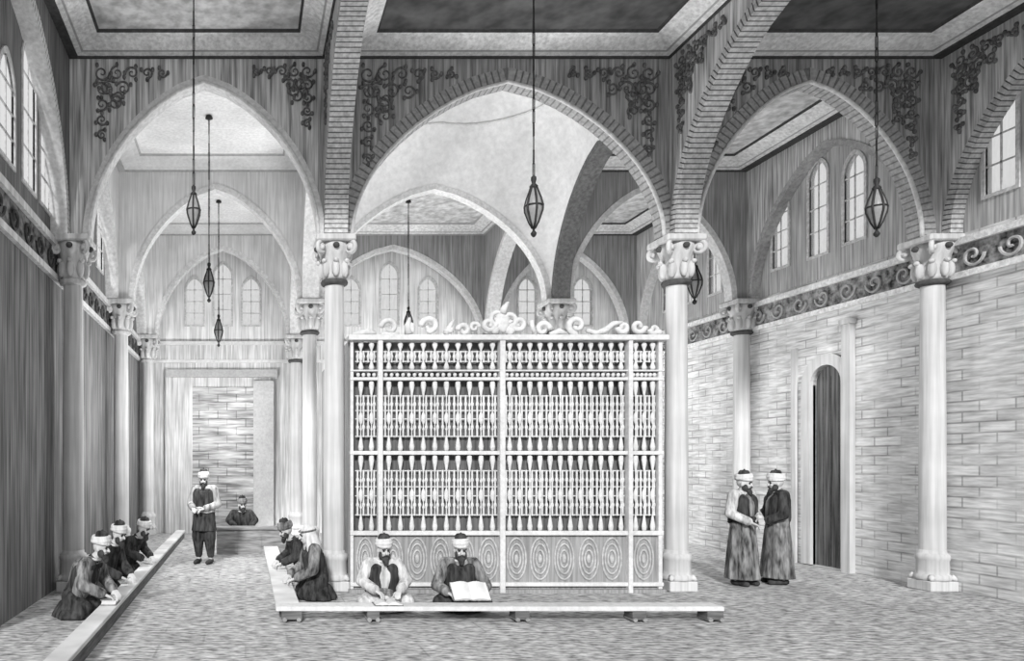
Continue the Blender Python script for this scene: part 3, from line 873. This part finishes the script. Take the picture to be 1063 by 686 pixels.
    if trousers:
        bm = BM()
        for s in 'RL':
            cap(bm, J['hip' + s], .13, J['kn' + s], .125); cap(bm, J['kn' + s], .12, J['an' + s] + V(0, 0, .08), .07)
        addmesh('trousers', remesh(bm, 'trousers', .011, 3), trousers, root)
    if skirt != 'sit':
        for s in 'RL':
            bm = BM(); toe = J.get('toe' + s, J['an' + s] + V(0, -.15, -.05)); cap(bm, J['an' + s] + V(0, .035, -.035), .05, toe + V(0, -.02, .0), .04); addmesh('shoe', remesh(bm, 'shoe', .01, 2), M_dark, root)
    if vest:
        bm = BM()                                # open waistcoat, two fronts and a back
        for s in (-1, 1):
            cap(bm, mid + V(.085 * s, -.045, -.05), .115, J['chest'] + V(.105 * s, -.035, .07), .112)
        cap(bm, mid + V(0, .05, -.05), .135, J['chest'] + V(0, .045, .07), .135)
        cap(bm, J['shR'] + V(.03, .01, -.02), .092, J['shL'] + V(-.03, .01, -.02), .092)
        addmesh('waistcoat', remesh(bm, 'waistcoat', .011, 3), vest, root)
    if sash:
        bm = BM(); w = J['pelvis'].lerp(J['chest'], .28)
        for k in range(3):
            tube(bm, [w + V(.195 * math.cos(t * PI / 14), .168 * math.sin(t * PI / 14), -.03 + .03 * k + .01 * math.sin(t)) for t in range(28)], .024, 6, closed=True)
        link('sash', bm, sash, root, True)
    bm = BM()
    tube(bm, [J['neck'] + V(.085 * math.cos(t * PI / 9), .075 * math.sin(t * PI / 9) + .005, -.0 - .02 * math.sin(-t * PI / 9)) for t in range(18)], .018, 6, closed=True)
    link('collar', bm, M_light, root, True)
    return root
def stand(elR, wrR, elL, wrL, **k):
    J = dict(pelvis=(0, 0, .93), chest=(0, 0, 1.24), neck=(0, .01, 1.45), head=(0, -.025, 1.575), shR=(-.185, .01, 1.395), shL=(.185, .01, 1.395),
             elR=elR, wrR=wrR, elL=elL, wrL=wrL, hipR=(-.09, 0, .9), hipL=(.09, 0, .9), knR=(-.11, -.03, .5), knL=(.11, -.01, .5), anR=(-.12, .02, .09), anL=(.12, .03, .09))
    J.update(k); return J
def sit(lean=0., dz=0., elR=(-.29, -.06, .46), wrR=(-.16, -.30, .34), elL=(.29, -.06, .46), wrL=(.16, -.30, .34), knees=.27, kneel=False, **k):
    f = lambda y, z: (y - lean * (z - .2), z + dz)
    py = .06
    J = dict(pelvis=(0, py, .17 + dz), chest=(0, *f(.03, .46)), neck=(0, *f(.01, .66)), head=(0, *f(-.03, .785)), shR=(-.18, *f(.02, .605)), shL=(.18, *f(.02, .605)),
             hipR=(-.1, py - .02, .15 + dz), hipL=(.1, py - .02, .15 + dz))
    for n_, v in (('elR', elR), ('wrR', wrR), ('elL', elL), ('wrL', wrL)): J[n_] = (v[0], v[1] - lean * .3, v[2] + dz)
    if kneel: J.update(knR=(-.13, -.13, .12), knL=(.13, -.13, .12), anR=(-.09, .12, .09), anL=(.09, .12, .09), toeR=(-.08, .24, .06), toeL=(.08, .24, .06))
    else: J.update(knR=(-knees, -.16, .14), knL=(knees, -.16, .14), anR=(.10, -.20, .09), anL=(-.10, -.22, .09), toeR=(.18, -.16, .06), toeL=(-.18, -.18, .06))
    J.update(k); return J
# the man standing in the left aisle: faces the viewer, hands together before his waist
person('standing man in white turban, dark jacket and baggy trousers in the left aisle', (X(212, .795), Y(.795), 0), math.radians(-20),
       stand((-.27, -.02, 1.12), (-.13, -.22, 1.05), (.27, .02, 1.12), (.08, -.2, 1.04)), look=(.25, .1), robe=M_dark, vest=M_dark, sleeve=M_pale, sash=M_light, skirt='short', trousers=M_dark, beard=M_hair)
# the pair talking by the right wall
person('left man of the standing pair, pale turban and sleeve, hands at his waist', (X(771, .965), Y(.965), 0), math.radians(22),
       stand((-.29, 0, 1.12), (-.14, -.22, .99), (.28, .0, 1.12), (.06, -.22, 1.04)), look=(.35, .05), robe=M_mid, vest=M_dark, sleeve=M_light, skirt='long', sash=M_dark, beard=M_hair)
person('right man of the standing pair, dark robe, seen from behind his shoulder', (X(807, .955), Y(.955), 0), math.radians(-105),
       stand((-.28, -.04, 1.12), (-.16, -.26, 1.02), (.28, -.02, 1.10), (.15, -.24, .98)), look=(0, .05), robe=M_mid, vest=M_dark, sleeve=M_dark, skirt='long', sash=None, beard=M_hair)
# readers along the left wall (they face the bench, to the right)
person('nearest reader beside the dark left wall, arm laid on the long bench', (-2.05, Y(1.21), 0), math.radians(75),
       sit(.45, .07, elR=(-.29, -.05, 0.37), wrR=(-.15, -.27, 0.245), elL=(.29, -.05, 0.37), wrL=(.15, -.26, 0.245), kneel=True), look=(0, .12), robe=M_dark, vest=M_mid, sleeve=M_mid, skirt='sit', sash=None)
person('second reader beside the left wall, between his two neighbours', (-2.06, Y(1.05), 0), math.radians(70),
       sit(.45, .09, elR=(-.29, -.05, 0.35), wrR=(-.15, -.27, 0.225), elL=(.29, -.05, 0.35), wrL=(.15, -.26, 0.225), kneel=True), look=(-.2, .15), robe=M_dark, vest=M_dark, sleeve=M_dark, skirt='sit', sash=None)
person('farthest reader beside the left wall, leaning over the bench', (-2.06, Y(.885), 0), math.radians(70),
       sit(.6, .0, elR=(-.29, -.05, 0.43), wrR=(-.15, -.27, 0.315), elL=(.29, -.05, 0.43), wrL=(.15, -.26, 0.315), kneel=True), look=(0, .2), robe=M_dark, vest=M_dark, sleeve=M_dark, skirt='sit', sash=None)
# the hooded reader and his neighbour by the receding bench
person('reader in white hood and dark robe beside the receding bench', (.95, Y(1.07), 0), math.radians(-80),
       sit(.12, .10, elR=(-.29, -.05, 0.34), wrR=(-.15, -.27, 0.215), elL=(.29, -.05, 0.34), wrL=(.15, -.26, 0.215), kneel=True), look=(0, .15), robe=M_dark, vest=None, sleeve=M_mid, turban='hood', skirt='sit', sash=None, beard=None)
person('dark bowed reader behind the hooded man at the receding bench', (.96, Y(.93), 0), math.radians(-80),
       sit(.5, .02, elR=(-.29, -.05, 0.42), wrR=(-.15, -.27, 0.295), elL=(.29, -.05, 0.42), wrL=(.15, -.26, 0.295), kneel=True), look=(0, .3), robe=M_dark, vest=M_dark, sleeve=M_dark, turban='grey', skirt='sit', sash=None)
# two readers before the screen
person('left reader before the lattice screen, in pale jacket, arm on the bench', (X(397, 1.165), Y(1.165), 0), math.radians(4),
       sit(.08, .0, elR=(-.29, -.05, 0.4), wrR=(-.15, -.27, 0.305), elL=(.29, -.05, 0.4), wrL=(.15, -.26, 0.305)), look=(.1, .1), robe=M_light, vest=M_dark, sleeve=M_light, skirt='sit', sash=M_mid)
person('right reader before the lattice screen, holding a large open book', (X(477, 1.165), Y(1.165), 0), math.radians(-3),
       sit(.05, .0, elR=(-.31, -.08, .34), wrR=(-.20, -.28, .28), elL=(.31, -.08, .34), wrL=(.20, -.28, .28)), look=(-.05, .12), robe=M_dark, vest=M_dark, sleeve=M_mid, skirt='sit', sash=None)
# the man behind the far bench
person('dark figure seated behind the solid bench at the far end', (X(251, .685), Y(.685), 0), math.radians(5),
       sit(.05, .19), look=(.2, .1), robe=M_dark, vest=M_dark, sleeve=M_dark, turban='grey', skirt='sit', sash=None)

# ------------------------------------------------------------------ books
def book(label, loc, rz, tilt, w=.2, h=.26):
    root = empty('open_book', loc, rz, label, 'book'); root.rotation_euler = (tilt, 0, rz)
    for s in (-1, 1):
        bm = BM(); n = 8; top = []; bot = []
        for j in (0, 1):
            yy = -h / 2 + h * j
            top.append([bm.verts.new((s * w * i / n, yy, .012 + .03 * math.sin(PI * min(1, i / n * 1.15)) * (1 - .3 * i / n))) for i in range(n + 1)])
            bot.append([bm.verts.new((s * w * i / n, yy, .004)) for i in range(n + 1)])
        for i in range(n):
            bm.faces.new((top[0][i], top[0][i + 1], top[1][i + 1], top[1][i])); bm.faces.new((bot[0][i], bot[1][i], bot[1][i + 1], bot[0][i + 1]))
            for j in (0, 1): bm.faces.new((top[j][i], bot[j][i], bot[j][i + 1], top[j][i + 1]))
        bm.faces.new((top[0][n], bot[0][n], bot[1][n], top[1][n])); bm.faces.new((top[0][0], top[1][0], bot[1][0], bot[0][0]))
        link('pages', bm, M_paper, root)
    link('cover', bx(-w - .01, w + .01, -h / 2 - .01, h / 2 + .01, -.006, .004), M_mid, root)
book('large open book held up by the right reader before the screen', (X(480, 1.175), Y(1.165) - .40, .315), 0, math.radians(40), .22, .27)
book('open book lying on the bench before the pale-jacketed reader', (X(402, 1.24), yn + .135, ZBENCH + .008), 0, 0, .16, .2)
book('open book lying on the long bench before the nearest left reader', (X(255 - 114), Y(1.2) - .24, ZBENCH + .008), PI / 2, 0, .14, .17)

# ------------------------------------------------------------------ light, sky, camera
w = bpy.data.worlds.new('World'); S.world = w; w.use_nodes = True
bg = w.node_tree.nodes['Background']; bg.inputs[0].default_value = (.82, .82, .82, 1); bg.inputs[1].default_value = 1.0
def sun(energy, az, el, ang):
    l = bpy.data.lights.new('Sun', 'SUN'); l.energy = energy; l.angle = math.radians(ang)
    o = bpy.data.objects.new('Sun', l); COL.objects.link(o)
    a = math.radians(az); e = math.radians(el)
    d = Vector((math.sin(a) * math.cos(e), math.cos(a) * math.cos(e), -math.sin(e)))
    o.rotation_euler = d.to_track_quat('-Z', 'Y').to_euler(); o.location = (-4, -6, 9)
sun(3.9, 16, 27, 6)
def area(name, loc, target, size, energy, sy=None):
    l = bpy.data.lights.new(name, 'AREA'); l.energy = energy; l.size = size
    if sy: l.shape = 'RECTANGLE'; l.size_y = sy
    o = bpy.data.objects.new(name, l); COL.objects.link(o); o.location = loc
    o.rotation_euler = (Vector(target) - Vector(loc)).to_track_quat('-Z', 'Y').to_euler()
area('dome fill', ((x0 + x1) / 2, 12.6, 1.0), ((x0 + x1) / 2, 12.9, 9), 3.0, 260, 2.0)  # added up-facing fill, hidden behind the screen, to brighten the dome
def pt(name, loc, e, r=.5):
    l = bpy.data.lights.new(name, 'POINT'); l.energy = e; l.shadow_soft_size = r
    o = bpy.data.objects.new(name, l); COL.objects.link(o); o.location = loc
for xx, yy, zz, e in ((-.65, R1 + 2.1, 3.2, 290), (-.65, R2 + 2.1, 3.0, 290), (3.9, R2 + 2.2, 3.6, 240), (8.3, R2 + 2.2, 3.4, 150), (8.3, R1 + 2.1, 3.4, 90)):
    pt('aisle fill', (xx, yy, zz), e)  # added fill points with no fixture, brightening the inner bays

cam = bpy.data.cameras.new('Camera'); co = bpy.data.objects.new('Camera', cam); COL.objects.link(co)
co.location = (0, 0, EYE); co.rotation_euler = (PI / 2, 0, 0)
f_px = D / K
cam.sensor_fit = 'HORIZONTAL'; cam.sensor_width = 36; cam.lens = f_px / 1063 * 36
cam.shift_x = (531.5 - HX) / 1063; cam.shift_y = (HY - 343) / 1063
cam.clip_start = .05; cam.clip_end = 100
S.camera = co
S.view_settings.view_transform = 'Standard'
S.view_settings.look = 'None'
